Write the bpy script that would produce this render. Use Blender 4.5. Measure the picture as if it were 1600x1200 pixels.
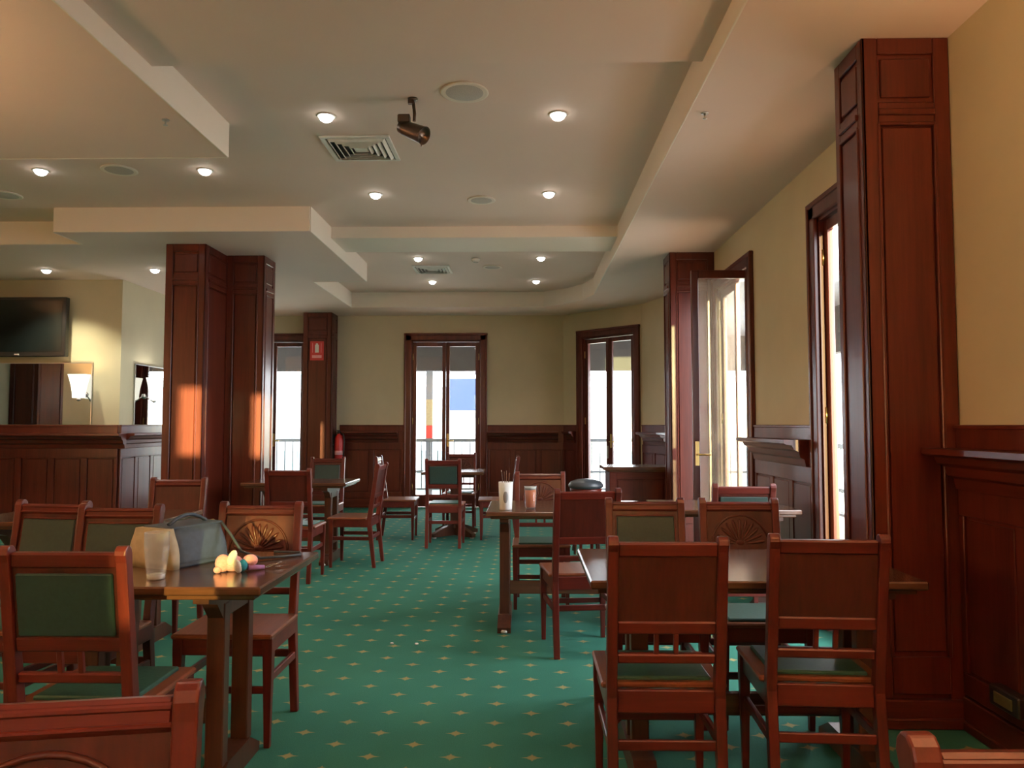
import bpy, bmesh, math, random
from mathutils import Vector, Matrix
random.seed(7)
for o in list(bpy.data.objects):
    bpy.data.objects.remove(o, do_unlink=True)
SC = bpy.context.scene
COL = SC.collection
PI = math.pi

# ------------------------------------------------------------------ camera
cam_d = bpy.data.cameras.new('camera'); cam_d.sensor_width = 36.0
cam_d.lens = 36.0 * 1200 / 1600
cam_d.clip_start = 0.05; cam_d.clip_end = 300
cam = bpy.data.objects.new('camera', cam_d); COL.objects.link(cam)
cam.location = (0, 0, 1.4)
cam.rotation_euler = (PI / 2 + math.atan(64 / 1200), 0, math.atan(22 / 1200))
SC.camera = cam

# ------------------------------------------------------------------ world, sun, exposure
W = bpy.data.worlds.new('world'); SC.world = W; W.use_nodes = True
bg = W.node_tree.nodes['Background']
bg.inputs[0].default_value = (0.88, 0.94, 1.0, 1); bg.inputs[1].default_value = 11.5
sun_d = bpy.data.lights.new('sun', 'SUN'); sun_d.energy = 20; sun_d.angle = math.radians(0.55)
sun_d.color = (1.0, 0.93, 0.40)
sun = bpy.data.objects.new('sun', sun_d); COL.objects.link(sun)
sun.rotation_euler = Vector((-0.13, 0.99, -0.07)).to_track_quat('-Z', 'Y').to_euler()
sun.location = (4, -8, 6)
vs = SC.view_settings
vs.view_transform = 'Standard'; vs.look = 'None'; vs.gamma = 1.0; vs.use_curve_mapping = False
vs.exposure = 0.66
SC.cycles.max_bounces = 10; SC.cycles.diffuse_bounces = 5; SC.cycles.glossy_bounces = 4
SC.cycles.transmission_bounces = 8; SC.cycles.transparent_max_bounces = 12
SC.cycles.sample_clamp_indirect = 4.0
SC.cycles.caustics_reflective = False; SC.cycles.caustics_refractive = False

def portal(loc, size, normal):
    d = bpy.data.lights.new('daylight_portal', 'AREA'); d.shape = 'RECTANGLE'
    d.size, d.size_y = size; d.cycles.is_portal = True
    o = bpy.data.objects.new('daylight_portal', d); COL.objects.link(o)
    o.location = loc; o.rotation_euler = Vector(normal).to_track_quat('-Z', 'Z').to_euler()
portal((-1.37, 13.32, 1.43), (1.2, 2.86), (0, -1, 0))
portal((-4.36, 13.32, 1.43), (1.2, 2.86), (0, -1, 0))
portal((1.48, 12.70, 1.43), (1.15, 2.86), (-0.69, -0.72, 0))
portal((2.27, 7.6, 1.43), (1.2, 2.9), (-1, 0, 0))
portal((2.27, 4.74, 1.43), (1.3, 2.9), (-1, 0, 0))
for y_ in (-1.4, 3.2): portal((-8.68, y_, 1.85), (1.6, 1.9), (1, 0, 0))

# ------------------------------------------------------------------ materials
def nt(name):
    m = bpy.data.materials.new(name); m.use_nodes = True
    t = m.node_tree
    return m, t, t.nodes['Principled BSDF']
def plain(name, col, rough=0.6, metal=0.0, noise=0.06, scale=12, coat=0.0, bump=0.0, spec=0.5):
    m, t, b = nt(name)
    n = t.nodes.new('ShaderNodeTexNoise'); n.inputs['Scale'].default_value = scale; n.inputs['Detail'].default_value = 4
    tc = t.nodes.new('ShaderNodeTexCoord'); t.links.new(tc.outputs['Object'], n.inputs['Vector'])
    r = t.nodes.new('ShaderNodeValToRGB')
    r.color_ramp.elements[0].position = 0.3; r.color_ramp.elements[1].position = 0.7
    r.color_ramp.elements[0].color = tuple(c * (1 - noise) for c in col) + (1,)
    r.color_ramp.elements[1].color = tuple(min(1, c * (1 + noise)) for c in col) + (1,)
    t.links.new(n.outputs['Fac'], r.inputs[0]); t.links.new(r.outputs[0], b.inputs['Base Color'])
    b.inputs['Roughness'].default_value = rough; b.inputs['Metallic'].default_value = metal
    b.inputs['Coat Weight'].default_value = coat; b.inputs['Specular IOR Level'].default_value = spec
    if bump:
        bp = t.nodes.new('ShaderNodeBump'); bp.inputs['Strength'].default_value = bump; bp.inputs['Distance'].default_value = 0.004
        t.links.new(n.outputs['Fac'], bp.inputs['Height']); t.links.new(bp.outputs[0], b.inputs['Normal'])
    return m
def wood(name, dark, light, axis='z', rough=0.33, coat=0.2, fine=1.0):
    m, t, b = nt(name)
    tc = t.nodes.new('ShaderNodeTexCoord')
    mp = t.nodes.new('ShaderNodeMapping')
    s = {'x': (1.2, 22, 22), 'y': (22, 1.2, 22), 'z': (22, 22, 1.2)}[axis]
    mp.inputs['Scale'].default_value = tuple(v * fine for v in s)
    oi = t.nodes.new('ShaderNodeObjectInfo')
    add = t.nodes.new('ShaderNodeVectorMath'); add.operation = 'ADD'
    t.links.new(tc.outputs['Object'], mp.inputs[0]); t.links.new(mp.outputs[0], add.inputs[0])
    sc = t.nodes.new('ShaderNodeMath'); sc.operation = 'MULTIPLY'; sc.inputs[1].default_value = 37
    t.links.new(oi.outputs['Random'], sc.inputs[0]); t.links.new(sc.outputs[0], add.inputs[1])
    n1 = t.nodes.new('ShaderNodeTexNoise'); n1.inputs['Scale'].default_value = 0.45; n1.inputs['Detail'].default_value = 3
    n2 = t.nodes.new('ShaderNodeTexNoise'); n2.inputs['Scale'].default_value = 2.6; n2.inputs['Detail'].default_value = 6; n2.inputs['Roughness'].default_value = 0.65
    t.links.new(add.outputs[0], n1.inputs['Vector']); t.links.new(add.outputs[0], n2.inputs['Vector'])
    mx = t.nodes.new('ShaderNodeMath'); mx.operation = 'ADD'
    h1 = t.nodes.new('ShaderNodeMath'); h1.operation = 'MULTIPLY'; h1.inputs[1].default_value = 0.55
    h2 = t.nodes.new('ShaderNodeMath'); h2.operation = 'MULTIPLY'; h2.inputs[1].default_value = 0.45
    t.links.new(n1.outputs['Fac'], h1.inputs[0]); t.links.new(n2.outputs['Fac'], h2.inputs[0])
    t.links.new(h1.outputs[0], mx.inputs[0]); t.links.new(h2.outputs[0], mx.inputs[1])
    r = t.nodes.new('ShaderNodeValToRGB')
    r.color_ramp.elements[0].position = 0.32; r.color_ramp.elements[1].position = 0.68
    r.color_ramp.elements[0].color = dark + (1,); r.color_ramp.elements[1].color = light + (1,)
    t.links.new(mx.outputs[0], r.inputs[0]); t.links.new(r.outputs[0], b.inputs['Base Color'])
    b.inputs['Roughness'].default_value = rough
    b.inputs['Coat Weight'].default_value = coat; b.inputs['Coat Roughness'].default_value = 0.18; b.inputs['Specular IOR Level'].default_value = 0.32
    bp = t.nodes.new('ShaderNodeBump'); bp.inputs['Strength'].default_value = 0.12; bp.inputs['Distance'].default_value = 0.002
    t.links.new(n2.outputs['Fac'], bp.inputs['Height']); t.links.new(bp.outputs[0], b.inputs['Normal'])
    return m
MD, ML = (0.058, 0.008, 0.005), (0.128, 0.023, 0.012)
M = {}
M['wood_z'] = wood('mahogany_vertical', MD, ML, 'z')
M['wood_x'] = wood('mahogany_horizontal', MD, ML, 'x')
M['chair_z'] = wood('chair_wood_vertical', (0.056, 0.0085, 0.0065), (0.140, 0.021, 0.014), 'z', 0.36, 0.12)
M['chair_x'] = wood('chair_wood_horizontal', (0.056, 0.0085, 0.0065), (0.140, 0.021, 0.014), 'x', 0.36, 0.12)
M['chair_panel'] = wood('chair_panel_wood', (0.034, 0.008, 0.006), (0.088, 0.018, 0.012), 'z', 0.36, 0.12)
M['seat_wood'] = wood('seat_wood', (0.13, 0.036, 0.016), (0.25, 0.085, 0.038), 'y', 0.36, 0.15)
M['table_x'] = wood('table_wood', (0.050, 0.020, 0.011), (0.135, 0.055, 0.028), 'x', 0.22, 0.6)
M['table_z'] = wood('table_leg_wood', (0.040, 0.014, 0.008), (0.100, 0.034, 0.018), 'z', 0.35, 0.3)
M['wall'] = plain('khaki_wall_paint', (0.60, 0.53, 0.36), 0.75, noise=0.03, scale=3, spec=0.25)
M['ceil'] = plain('ceiling_paint', (0.79, 0.635, 0.56), 0.7, noise=0.015, scale=2, spec=0.25)
M['lip'] = plain('soffit_edge_paint', (0.83, 0.75, 0.66), 0.6, noise=0.015, scale=2, spec=0.25)
M['leather'] = plain('dark_green_leather', (0.013, 0.040, 0.034), 0.5, noise=0.12, scale=60, bump=0.2)
M['seatpad'] = plain('green_seat_vinyl', (0.020, 0.085, 0.065), 0.45, noise=0.12, scale=60, bump=0.2)
M['brass'] = plain('brass', (0.72, 0.52, 0.20), 0.28, 1.0)
M['chrome'] = plain('chrome', (0.75, 0.75, 0.76), 0.18, 1.0)
M['steel'] = plain('brushed_steel', (0.62, 0.62, 0.60), 0.35, 1.0)
M['black'] = plain('black_plastic', (0.014, 0.014, 0.015), 0.4)
M['screen'] = plain('dark_screen', (0.012, 0.018, 0.018), 0.12)
M['white'] = plain('white_plastic', (0.78, 0.76, 0.72), 0.5)
M['grille'] = plain('speaker_grille', (0.50, 0.46, 0.42), 0.7, noise=0.25, scale=220)
M['spotmetal'] = plain('dark_bronze_metal', (0.13, 0.09, 0.07), 0.3, 0.9)
M['red'] = plain('red_paint', (0.55, 0.025, 0.025), 0.35)
M['signred'] = plain('sign_red', (0.62, 0.045, 0.04), 0.5)
M['navy'] = plain('navy_bag_leather', (0.032, 0.050, 0.072), 0.6, noise=0.15, scale=50, bump=0.2)
M['beige'] = plain('beige_bag_leather', (0.42, 0.35, 0.21), 0.6, noise=0.12, scale=30, bump=0.2)
M['pink'] = plain('pink_plush', (0.86, 0.42, 0.44), 0.9, noise=0.15, scale=150, bump=0.5)
M['cream'] = plain('cream_plush', (0.86, 0.82, 0.72), 0.9, noise=0.1, scale=150, bump=0.5)
M['teal'] = plain('teal_fabric', (0.02, 0.30, 0.42), 0.8, noise=0.1, scale=80)
M['lilac'] = plain('lilac_fabric', (0.42, 0.22, 0.52), 0.8, noise=0.1, scale=80)
M['orange'] = plain('orange_juice', (0.85, 0.20, 0.03), 0.35)
M['jarwhite'] = plain('frosted_white_glass', (0.72, 0.74, 0.72), 0.25)
M['jargrey'] = plain('grey_print', (0.25, 0.27, 0.28), 0.4)
M['extwhite'] = plain('white_render', (0.80, 0.82, 0.84), 0.8)
M['extteal'] = plain('pale_teal_paint', (0.13, 0.21, 0.215), 0.7)
M['extblue'] = plain('blue_painted_panel', (0.012, 0.030, 0.105), 0.7)
M['extpurple'] = plain('lilac_painted_panel', (0.085, 0.065, 0.14), 0.7)
M['extdark'] = plain('dark_fascia_timber', (0.030, 0.027, 0.028), 0.8)
M['extgrey'] = plain('blue_grey_post_paint', (0.20, 0.23, 0.28), 0.7)
M['concrete'] = plain('verandah_concrete', (0.58, 0.55, 0.50), 0.85, noise=0.1)
M['deck'] = wood('warm_bounce_deck', (0.20, 0.115, 0.065), (0.36, 0.22, 0.13), 'y', 0.6, 0.0)  # invented deck tone, picked to bounce warm light up to the ceiling
M['rail'] = plain('railing_iron', (0.10, 0.12, 0.14), 0.5, 0.3)
M['cushion'] = plain('stool_cushion_vinyl', (0.035, 0.042, 0.052), 0.35)
M['paper'] = plain('white_paper', (0.82, 0.82, 0.80), 0.8)

def glassmat(name, tint=(1, 1, 1), fac=0.88, rough=0.02, dust_haze=0.0, dcol=(0.6, 0.5, 0.38, 1)):
    m, t, b = nt(name); t.nodes.remove(b)
    out = t.nodes['Material Output']
    tr = t.nodes.new('ShaderNodeBsdfTransparent'); tr.inputs[0].default_value = tint + (1,)
    gl = t.nodes.new('ShaderNodeBsdfGlossy'); gl.inputs['Roughness'].default_value = rough
    mix = t.nodes.new('ShaderNodeMixShader')
    lw_ = t.nodes.new('ShaderNodeLayerWeight'); lw_.inputs[0].default_value = 0.5
    pw_ = t.nodes.new('ShaderNodeMath'); pw_.operation = 'POWER'; pw_.inputs[1].default_value = 5
    fr = t.nodes.new('ShaderNodeMapRange'); fr.inputs[3].default_value = 0.045; fr.inputs[4].default_value = 0.85
    t.links.new(lw_.outputs['Facing'], pw_.inputs[0]); t.links.new(pw_.outputs[0], fr.inputs[0])
    t.links.new(fr.outputs[0], mix.inputs[0]); t.links.new(tr.outputs[0], mix.inputs[1]); t.links.new(gl.outputs[0], mix.inputs[2])
    last = mix
    if dust_haze:
        tc = t.nodes.new('ShaderNodeTexCoord'); n = t.nodes.new('ShaderNodeTexNoise')
        n.inputs['Scale'].default_value = 5; n.inputs['Detail'].default_value = 6
        t.links.new(tc.outputs['Object'], n.inputs['Vector'])
        r = t.nodes.new('ShaderNodeMapRange'); r.inputs[1].default_value = 0.3; r.inputs[2].default_value = 0.75
        r.inputs[3].default_value = dust_haze * 0.3; r.inputs[4].default_value = dust_haze
        t.links.new(n.outputs['Fac'], r.inputs[0])
        df = t.nodes.new('ShaderNodeBsdfDiffuse'); df.inputs[0].default_value = dcol
        tl = t.nodes.new('ShaderNodeBsdfTranslucent'); tl.inputs[0].default_value = dcol
        ad = t.nodes.new('ShaderNodeMixShader'); ad.inputs[0].default_value = 0.5
        t.links.new(df.outputs[0], ad.inputs[1]); t.links.new(tl.outputs[0], ad.inputs[2])
        m2 = t.nodes.new('ShaderNodeMixShader'); t.links.new(r.outputs[0], m2.inputs[0])
        t.links.new(mix.outputs[0], m2.inputs[1]); t.links.new(ad.outputs[0], m2.inputs[2]); last = m2
    t.links.new(last.outputs[0], out.inputs[0])
    return m
M['pane'] = glassmat('window_glass')
M['amber'] = glassmat('light_warming_glass', tint=(1.0, 0.70, 0.45))  # invented tint that warms the daylight from the left windows
M['sun_dim'] = glassmat('sun_dimming_glass', tint=(0.50, 0.46, 0.38))  # invented tint that weakens the sun beam falling on the toy
M['dusty'] = glassmat('dusty_door_glass', dust_haze=0.30)
M['tumbler'] = glassmat('drinking_glass', tint=(0.96, 0.97, 0.96), rough=0.06, dust_haze=0.22, dcol=(0.9, 0.93, 0.92, 1))  # white haze mixed in to brighten the glass, which reflects too dark
m, t, b = nt('mirror_silver'); b.inputs['Metallic'].default_value = 1; b.inputs['Roughness'].default_value = 0.02
b.inputs['Base Color'].default_value = (0.72, 0.74, 0.70, 1); M['mirror'] = m
def emit(name, col, s):
    m, t, b = nt(name)
    b.inputs['Base Color'].default_value = col + (1,)
    b.inputs['Emission Color'].default_value = col + (1,); b.inputs['Emission Strength'].default_value = s
    return m
M['lamp'] = emit('downlight_lens', (1.0, 0.95, 0.86), 9.0)
M['shade'] = emit('opal_glass_shade', (1.0, 0.95, 0.82), 0.75)

# carpet: staggered four-petal motif
def carpet():
    m, t, b = nt('green_carpet')
    L = t.links
    tc = t.nodes.new('ShaderNodeTexCoord'); sp = t.nodes.new('ShaderNodeSeparateXYZ'); L.new(tc.outputs['Object'], sp.inputs[0])
    def ma(op, a, b_=None, c=None):
        n = t.nodes.new('ShaderNodeMath'); n.operation = op
        for i, v in enumerate((a, b_, c)):
            if v is None: continue
            if isinstance(v, (int, float)): n.inputs[i].default_value = v
            else: L.new(v, n.inputs[i])
        return n.outputs[0]
    PX, PY = 0.345, 0.25
    def lattice(ox, oy):
        u = ma('SUBTRACT', ma('PINGPONG', ma('ADD', sp.outputs[0], 40 * PX + ox), PX / 2), 0.0)
        v = ma('SUBTRACT', ma('PINGPONG', ma('ADD', sp.outputs[1], 40 * PY + oy), PY / 2), 0.0)
        p1 = ma('ADD', ma('DIVIDE', u, 0.048), ma('DIVIDE', v, 0.012))
        p2 = ma('ADD', ma('DIVIDE', u, 0.017), ma('DIVIDE', v, 0.034))
        c = ma('DIVIDE', ma('SQRT', ma('ADD', ma('MULTIPLY', u, u), ma('MULTIPLY', v, v))), 0.021)
        return ma('MINIMUM', ma('MINIMUM', p1, p2), c)
    d = ma('MINIMUM', lattice(0.149, 0.06), lattice(0.149 + PX / 2, 0.06 + PY / 2))
    mask = t.nodes.new('ShaderNodeMapRange'); mask.inputs[1].default_value = 1.15; mask.inputs[2].default_value = 0.75
    L.new(d, mask.inputs[0])
    n = t.nodes.new('ShaderNodeTexNoise'); n.inputs['Scale'].default_value = 260; n.inputs['Detail'].default_value = 2
    L.new(tc.outputs['Object'], n.inputs['Vector'])
    n2 = t.nodes.new('ShaderNodeTexNoise'); n2.inputs['Scale'].default_value = 1.3; n2.inputs['Detail'].default_value = 3
    L.new(tc.outputs['Object'], n2.inputs['Vector'])
    r = t.nodes.new('ShaderNodeValToRGB'); r.color_ramp.elements[0].color = (0.023, 0.112, 0.081, 1); r.color_ramp.elements[1].color = (0.042, 0.200, 0.145, 1)
    r.color_ramp.elements[0].position = 0.3; r.color_ramp.elements[1].position = 0.7
    L.new(ma('ADD', ma('MULTIPLY', n.outputs['Fac'], 0.6), ma('MULTIPLY', n2.outputs['Fac'], 0.4)), r.inputs[0])
    mx = t.nodes.new('ShaderNodeMix'); mx.data_type = 'RGBA'
    L.new(ma('MULTIPLY', mask.outputs[0], 0.8), mx.inputs['Factor']); L.new(r.outputs[0], mx.inputs['A']); mx.inputs['B'].default_value = (0.34, 0.26, 0.10, 1)
    L.new(mx.outputs['Result'], b.inputs['Base Color'])
    b.inputs['Roughness'].default_value = 0.95; b.inputs['Specular IOR Level'].default_value = 0.15
    bp = t.nodes.new('ShaderNodeBump'); bp.inputs['Strength'].default_value = 0.5; bp.inputs['Distance'].default_value = 0.004
    L.new(n.outputs['Fac'], bp.inputs['Height']); L.new(bp.outputs[0], b.inputs['Normal'])
    return m
M['carpet'] = carpet()

# ------------------------------------------------------------------ mesh helpers
class MB:
    def __init__(s): s.v = []; s.f = []; s.sm = []
    def add(s, vs, fs, smooth=False):
        k = len(s.v); s.v += [tuple(p) for p in vs]
        s.f += [tuple(i + k for i in f) for f in fs]; s.sm += [smooth] * len(fs); return s
    def box(s, c, d, b=0.0, rot=None):
        h = [x / 2 for x in d]; c = Vector(c)
        b = min(b, min(h) * 0.6)
        sg = [(x, y, z) for x in (-1, 1) for y in (-1, 1) for z in (-1, 1)]
        R = rot or Matrix.Identity(3)
        if b <= 0:
            vs = [c + R @ Vector((g[0] * h[0], g[1] * h[1], g[2] * h[2])) for g in sg]
            fs = [(0, 1, 3, 2), (4, 6, 7, 5), (0, 4, 5, 1), (2, 3, 7, 6), (0, 2, 6, 4), (1, 5, 7, 3)]
            return s.add(vs, fs)
        vs = []; ix = {}
        for g in sg:
            for a in range(3):
                p = [g[i] * (h[i] if i == a else h[i] - b) for i in range(3)]
                ix[(g, a)] = len(vs); vs.append(c + R @ Vector(p))
        fs = []
        for a in range(3):
            o = [i for i in range(3) if i != a]
            for sgn in (-1, 1):
                lp = []
                for q in ((-1, -1), (1, -1), (1, 1), (-1, 1)):
                    g = [0] * 3; g[a] = sgn; g[o[0]] = q[0]; g[o[1]] = q[1]; lp.append(ix[(tuple(g), a)])
                fs.append(tuple(lp))
        for a in range(3):
            o = [i for i in range(3) if i != a]
            for q in ((-1, -1), (1, -1), (1, 1), (-1, 1)):
                g0 = [0] * 3; g0[o[0]] = q[0]; g0[o[1]] = q[1]; g1 = list(g0); g0[a] = -1; g1[a] = 1
                g0 = tuple(g0); g1 = tuple(g1)
                fs.append((ix[(g0, o[0])], ix[(g1, o[0])], ix[(g1, o[1])], ix[(g0, o[1])]))
        for g in sg: fs.append((ix[(g, 0)], ix[(g, 1)], ix[(g, 2)]))
        return s.add(vs, fs)
    def bx(s, x0, x1, y0, y1, z0, z1, b=0.0):
        return s.box(((x0 + x1) / 2, (y0 + y1) / 2, (z0 + z1) / 2), (abs(x1 - x0), abs(y1 - y0), abs(z1 - z0)), b)
    def prism(s, pts, a, b, axis='z'):      # polygon extruded along an axis
        def P(p, h): return {'z': (p[0], p[1], h), 'x': (h, p[0], p[1]), 'y': (p[0], h, p[1])}[axis]
        n = len(pts); vs = [P(p, a) for p in pts] + [P(p, b) for p in pts]
        fs = [tuple(range(n)), tuple(range(n, 2 * n))] + [(i, (i + 1) % n, n + (i + 1) % n, n + i) for i in range(n)]
        return s.add(vs, fs)
    def strip(s, front, back, x0, x1):      # profile strip: two parallel (y,z) chains extruded in x, quads only
        n = len(front); vs = []
        for (y, z) in front: vs += [(x0, y, z), (x1, y, z)]
        for (y, z) in back: vs += [(x0, y, z), (x1, y, z)]
        F = lambda i, k: 2 * i + k; B = lambda i, k: 2 * n + 2 * i + k
        fs = []
        for i in range(n - 1):
            fs += [(F(i, 0), F(i, 1), F(i + 1, 1), F(i + 1, 0)), (B(i, 0), B(i, 1), B(i + 1, 1), B(i + 1, 0)),
                   (F(i, 0), F(i + 1, 0), B(i + 1, 0), B(i, 0)), (F(i, 1), F(i + 1, 1), B(i + 1, 1), B(i, 1))]
        fs += [(F(0, 0), F(0, 1), B(0, 1), B(0, 0)), (F(n - 1, 0), F(n - 1, 1), B(n - 1, 1), B(n - 1, 0))]
        return s.add(vs, fs)
    def tube(s, pts, r, n=8, caps=True):
        pts = [Vector(p) for p in pts]; m = len(pts)
        rs = r if isinstance(r, (list, tuple)) else [r] * m
        vs = []; up = None
        for i, p in enumerate(pts):
            t = (pts[min(i + 1, m - 1)] - pts[max(i - 1, 0)]).normalized()
            if up is None: up = Vector((0, 0, 1)) if abs(t.z) < 0.9 else Vector((1, 0, 0))
            a = t.cross(up).normalized(); up = a.cross(t).normalized()
            for k in range(n):
                th = 2 * PI * k / n; vs.append(p + (a * math.cos(th) + up * math.sin(th)) * rs[i])
        fs = [(i * n + k, i * n + (k + 1) % n, (i + 1) * n + (k + 1) % n, (i + 1) * n + k) for i in range(m - 1) for k in range(n)]
        s.add(vs, fs, True)
        if caps: s.f += [tuple(len(s.v) - len(vs) + k for k in range(n)), tuple(len(s.v) - n + k for k in range(n))]; s.sm += [False, False]
        return s
    def lathe(s, prof, n=24, c=(0, 0, 0), smooth=True):
        vs = [(c[0] + r * math.cos(2 * PI * k / n), c[1] + r * math.sin(2 * PI * k / n), c[2] + z) for r, z in prof for k in range(n)]
        m = len(prof)
        fs = [(i * n + k, i * n + (k + 1) % n, (i + 1) * n + (k + 1) % n, (i + 1) * n + k) for i in range(m - 1) for k in range(n)]
        s.add(vs, fs, smooth)
        k0 = len(s.v) - len(vs)
        if prof[0][0] > 1e-4: s.f.append(tuple(k0 + k for k in range(n))); s.sm.append(False)
        if prof[-1][0] > 1e-4: s.f.append(tuple(len(s.v) - n + k for k in range(n))); s.sm.append(False)
        return s
    def ball(s, c, r, n=14, m=8, rot=None):
        R = rot or Matrix.Identity(3); vs = []
        for i in range(m + 1):
            ph = PI * i / m
            for k in range(n):
                th = 2 * PI * k / n
                vs.append(Vector(c) + R @ Vector((r[0] * math.sin(ph) * math.cos(th), r[1] * math.sin(ph) * math.sin(th), r[2] * math.cos(ph))))
        fs = [(i * n + k, i * n + (k + 1) % n, (i + 1) * n + (k + 1) % n, (i + 1) * n + k) for i in range(m) for k in range(n)]
        return s.add(vs, fs, True)
    def mesh(s, name):
        me = bpy.data.meshes.new(name); me.from_pydata(s.v, [], s.f)
        for p, q in zip(me.polygons, s.sm): p.use_smooth = q
        bm = bmesh.new(); bm.from_mesh(me)
        bmesh.ops.remove_doubles(bm, verts=bm.verts, dist=1e-6)
        bmesh.ops.recalc_face_normals(bm, faces=bm.faces)
        bm.to_mesh(me); bm.free(); me.update(); return me
    def soft(s, name, off=0.003):            # the same mesh with its sharp edges eased
        me = s.mesh(name); bm = bmesh.new(); bm.from_mesh(me)
        ed = [e for e in bm.edges if len(e.link_faces) == 2 and e.calc_face_angle() > 0.6]
        bmesh.ops.bevel(bm, geom=ed, offset=off, segments=2, affect='EDGES', profile=0.5)
        bm.to_mesh(me); bm.free(); me.update(); return me
    def build(s, name, mat, parent=None, **kw):
        return put(name, s.mesh(name), mat, parent, **kw)
def put(name, me, mat, parent=None, label=None, kind=None, loc=None, rz=None):
    if mat is not None and not me.materials: me.materials.append(M[mat])
    o = bpy.data.objects.new(name, me); COL.objects.link(o); o.parent = parent
    if label: o['label'] = label
    if kind: o['kind'] = kind
    if loc: o.location = loc
    if rz is not None: o.rotation_euler = (0, 0, rz)
    return o
def thing(name, label, cat, loc=(0, 0, 0), rz=0.0, group=None):
    o = bpy.data.objects.new(name, None); COL.objects.link(o); o.empty_display_size = 0.1
    o.location = loc; o.rotation_euler = (0, 0, rz); o['label'] = label; o['category'] = cat
    if group: o['group'] = group
    return o
def tag(o, label, cat, group=None):
    o['label'] = label; o['category'] = cat
    if group: o['group'] = group
    return o
def rotx(a): return Matrix.Rotation(a, 3, 'X')
def roty(a): return Matrix.Rotation(a, 3, 'Y')
def rotz(a): return Matrix.Rotation(a, 3, 'Z')

# ------------------------------------------------------------------ setting: floor, ceilings
SOF, REC = 3.28, 3.52
MB().bx(-8.6, 2.2, -4.1, 13.2, -0.1, 0.0).build('floor', 'carpet', kind='structure')
MB().bx(-8.7, 2.3, -4.2, 13.3, REC, REC + 0.1).build('ceiling', 'ceil', kind='structure')
def soffit(name, pts, z0=SOF, strip=None):
    o = MB().prism(pts, z0, REC + 0.02).build(name, 'ceil', kind='structure')
    # thin painted edge boards that stand a little proud on the open sides
    for a, b in strip or []:
        a, b = Vector(a), Vector(b); L = (b - a).length
        e = MB().bx(0, L, -0.012, 0.0, z0 - 0.004, REC + 0.01, 0.003).build('edge_board', 'lip', o)
        e.location = (a.x, a.y, 0); e.rotation_euler = (0, 0, math.atan2(b.y - a.y, b.x - a.x))
    return o
soffit('ceiling_soffit_right', [(0.985, -4.1), (2.2, -4.1), (2.2, 13.2), (0.28, 13.2), (0.28, 12.16), (0.62, 11.85), (0.86, 11.5), (0.985, 11.0)],
       strip=[((0.985, 11.0), (0.985, -4.0)), ((0.86, 11.5), (0.985, 11.0)), ((0.62, 11.85), (0.86, 11.5)), ((0.28, 12.16), (0.62, 11.85))])
soffit('ceiling_soffit_far', [(-5.3, 12.16), (0.28, 12.16), (0.28, 13.2), (-5.3, 13.2)], strip=[((-2.8, 12.16), (0.28, 12.16))])
soffit('ceiling_soffit_left', [(-8.6, -4.1), (-2.1, -4.1), (-2.1, 5.27), (-8.6, 5.27)], strip=[((-2.1, -4.0), (-2.1, 5.27)), ((-2.1, 5.27), (-8.5, 5.27))])
soffit('ceiling_soffit_bar', [(-8.6, 7.83), (-4.61, 7.83), (-4.61, 7.33), (-2.1, 7.33), (-2.1, 9.96), (-2.8, 9.96), (-2.8, 12.16), (-5.3, 12.16), (-5.3, 9.9), (-8.6, 9.9)],
       strip=[((-4.61, 7.33), (-2.1, 7.33)), ((-8.5, 7.83), (-4.61, 7.83)), ((-2.1, 7.33), (-2.1, 9.96)), ((-2.1, 9.96), (-2.8, 9.96)), ((-2.8, 9.96), (-2.8, 12.16)), ((-4.61, 7.83), (-4.61, 7.33))])
MB().bx(-2.1, 0.985, 8.1, 8.78, 3.40, REC + 0.02).build('ceiling_beam_far', 'lip', kind='structure')
MB().bx(-2.1, 0.985, 2.9, 4.15, 3.40, REC + 0.02).build('ceiling_beam_near', 'ceil', kind='structure')

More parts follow.
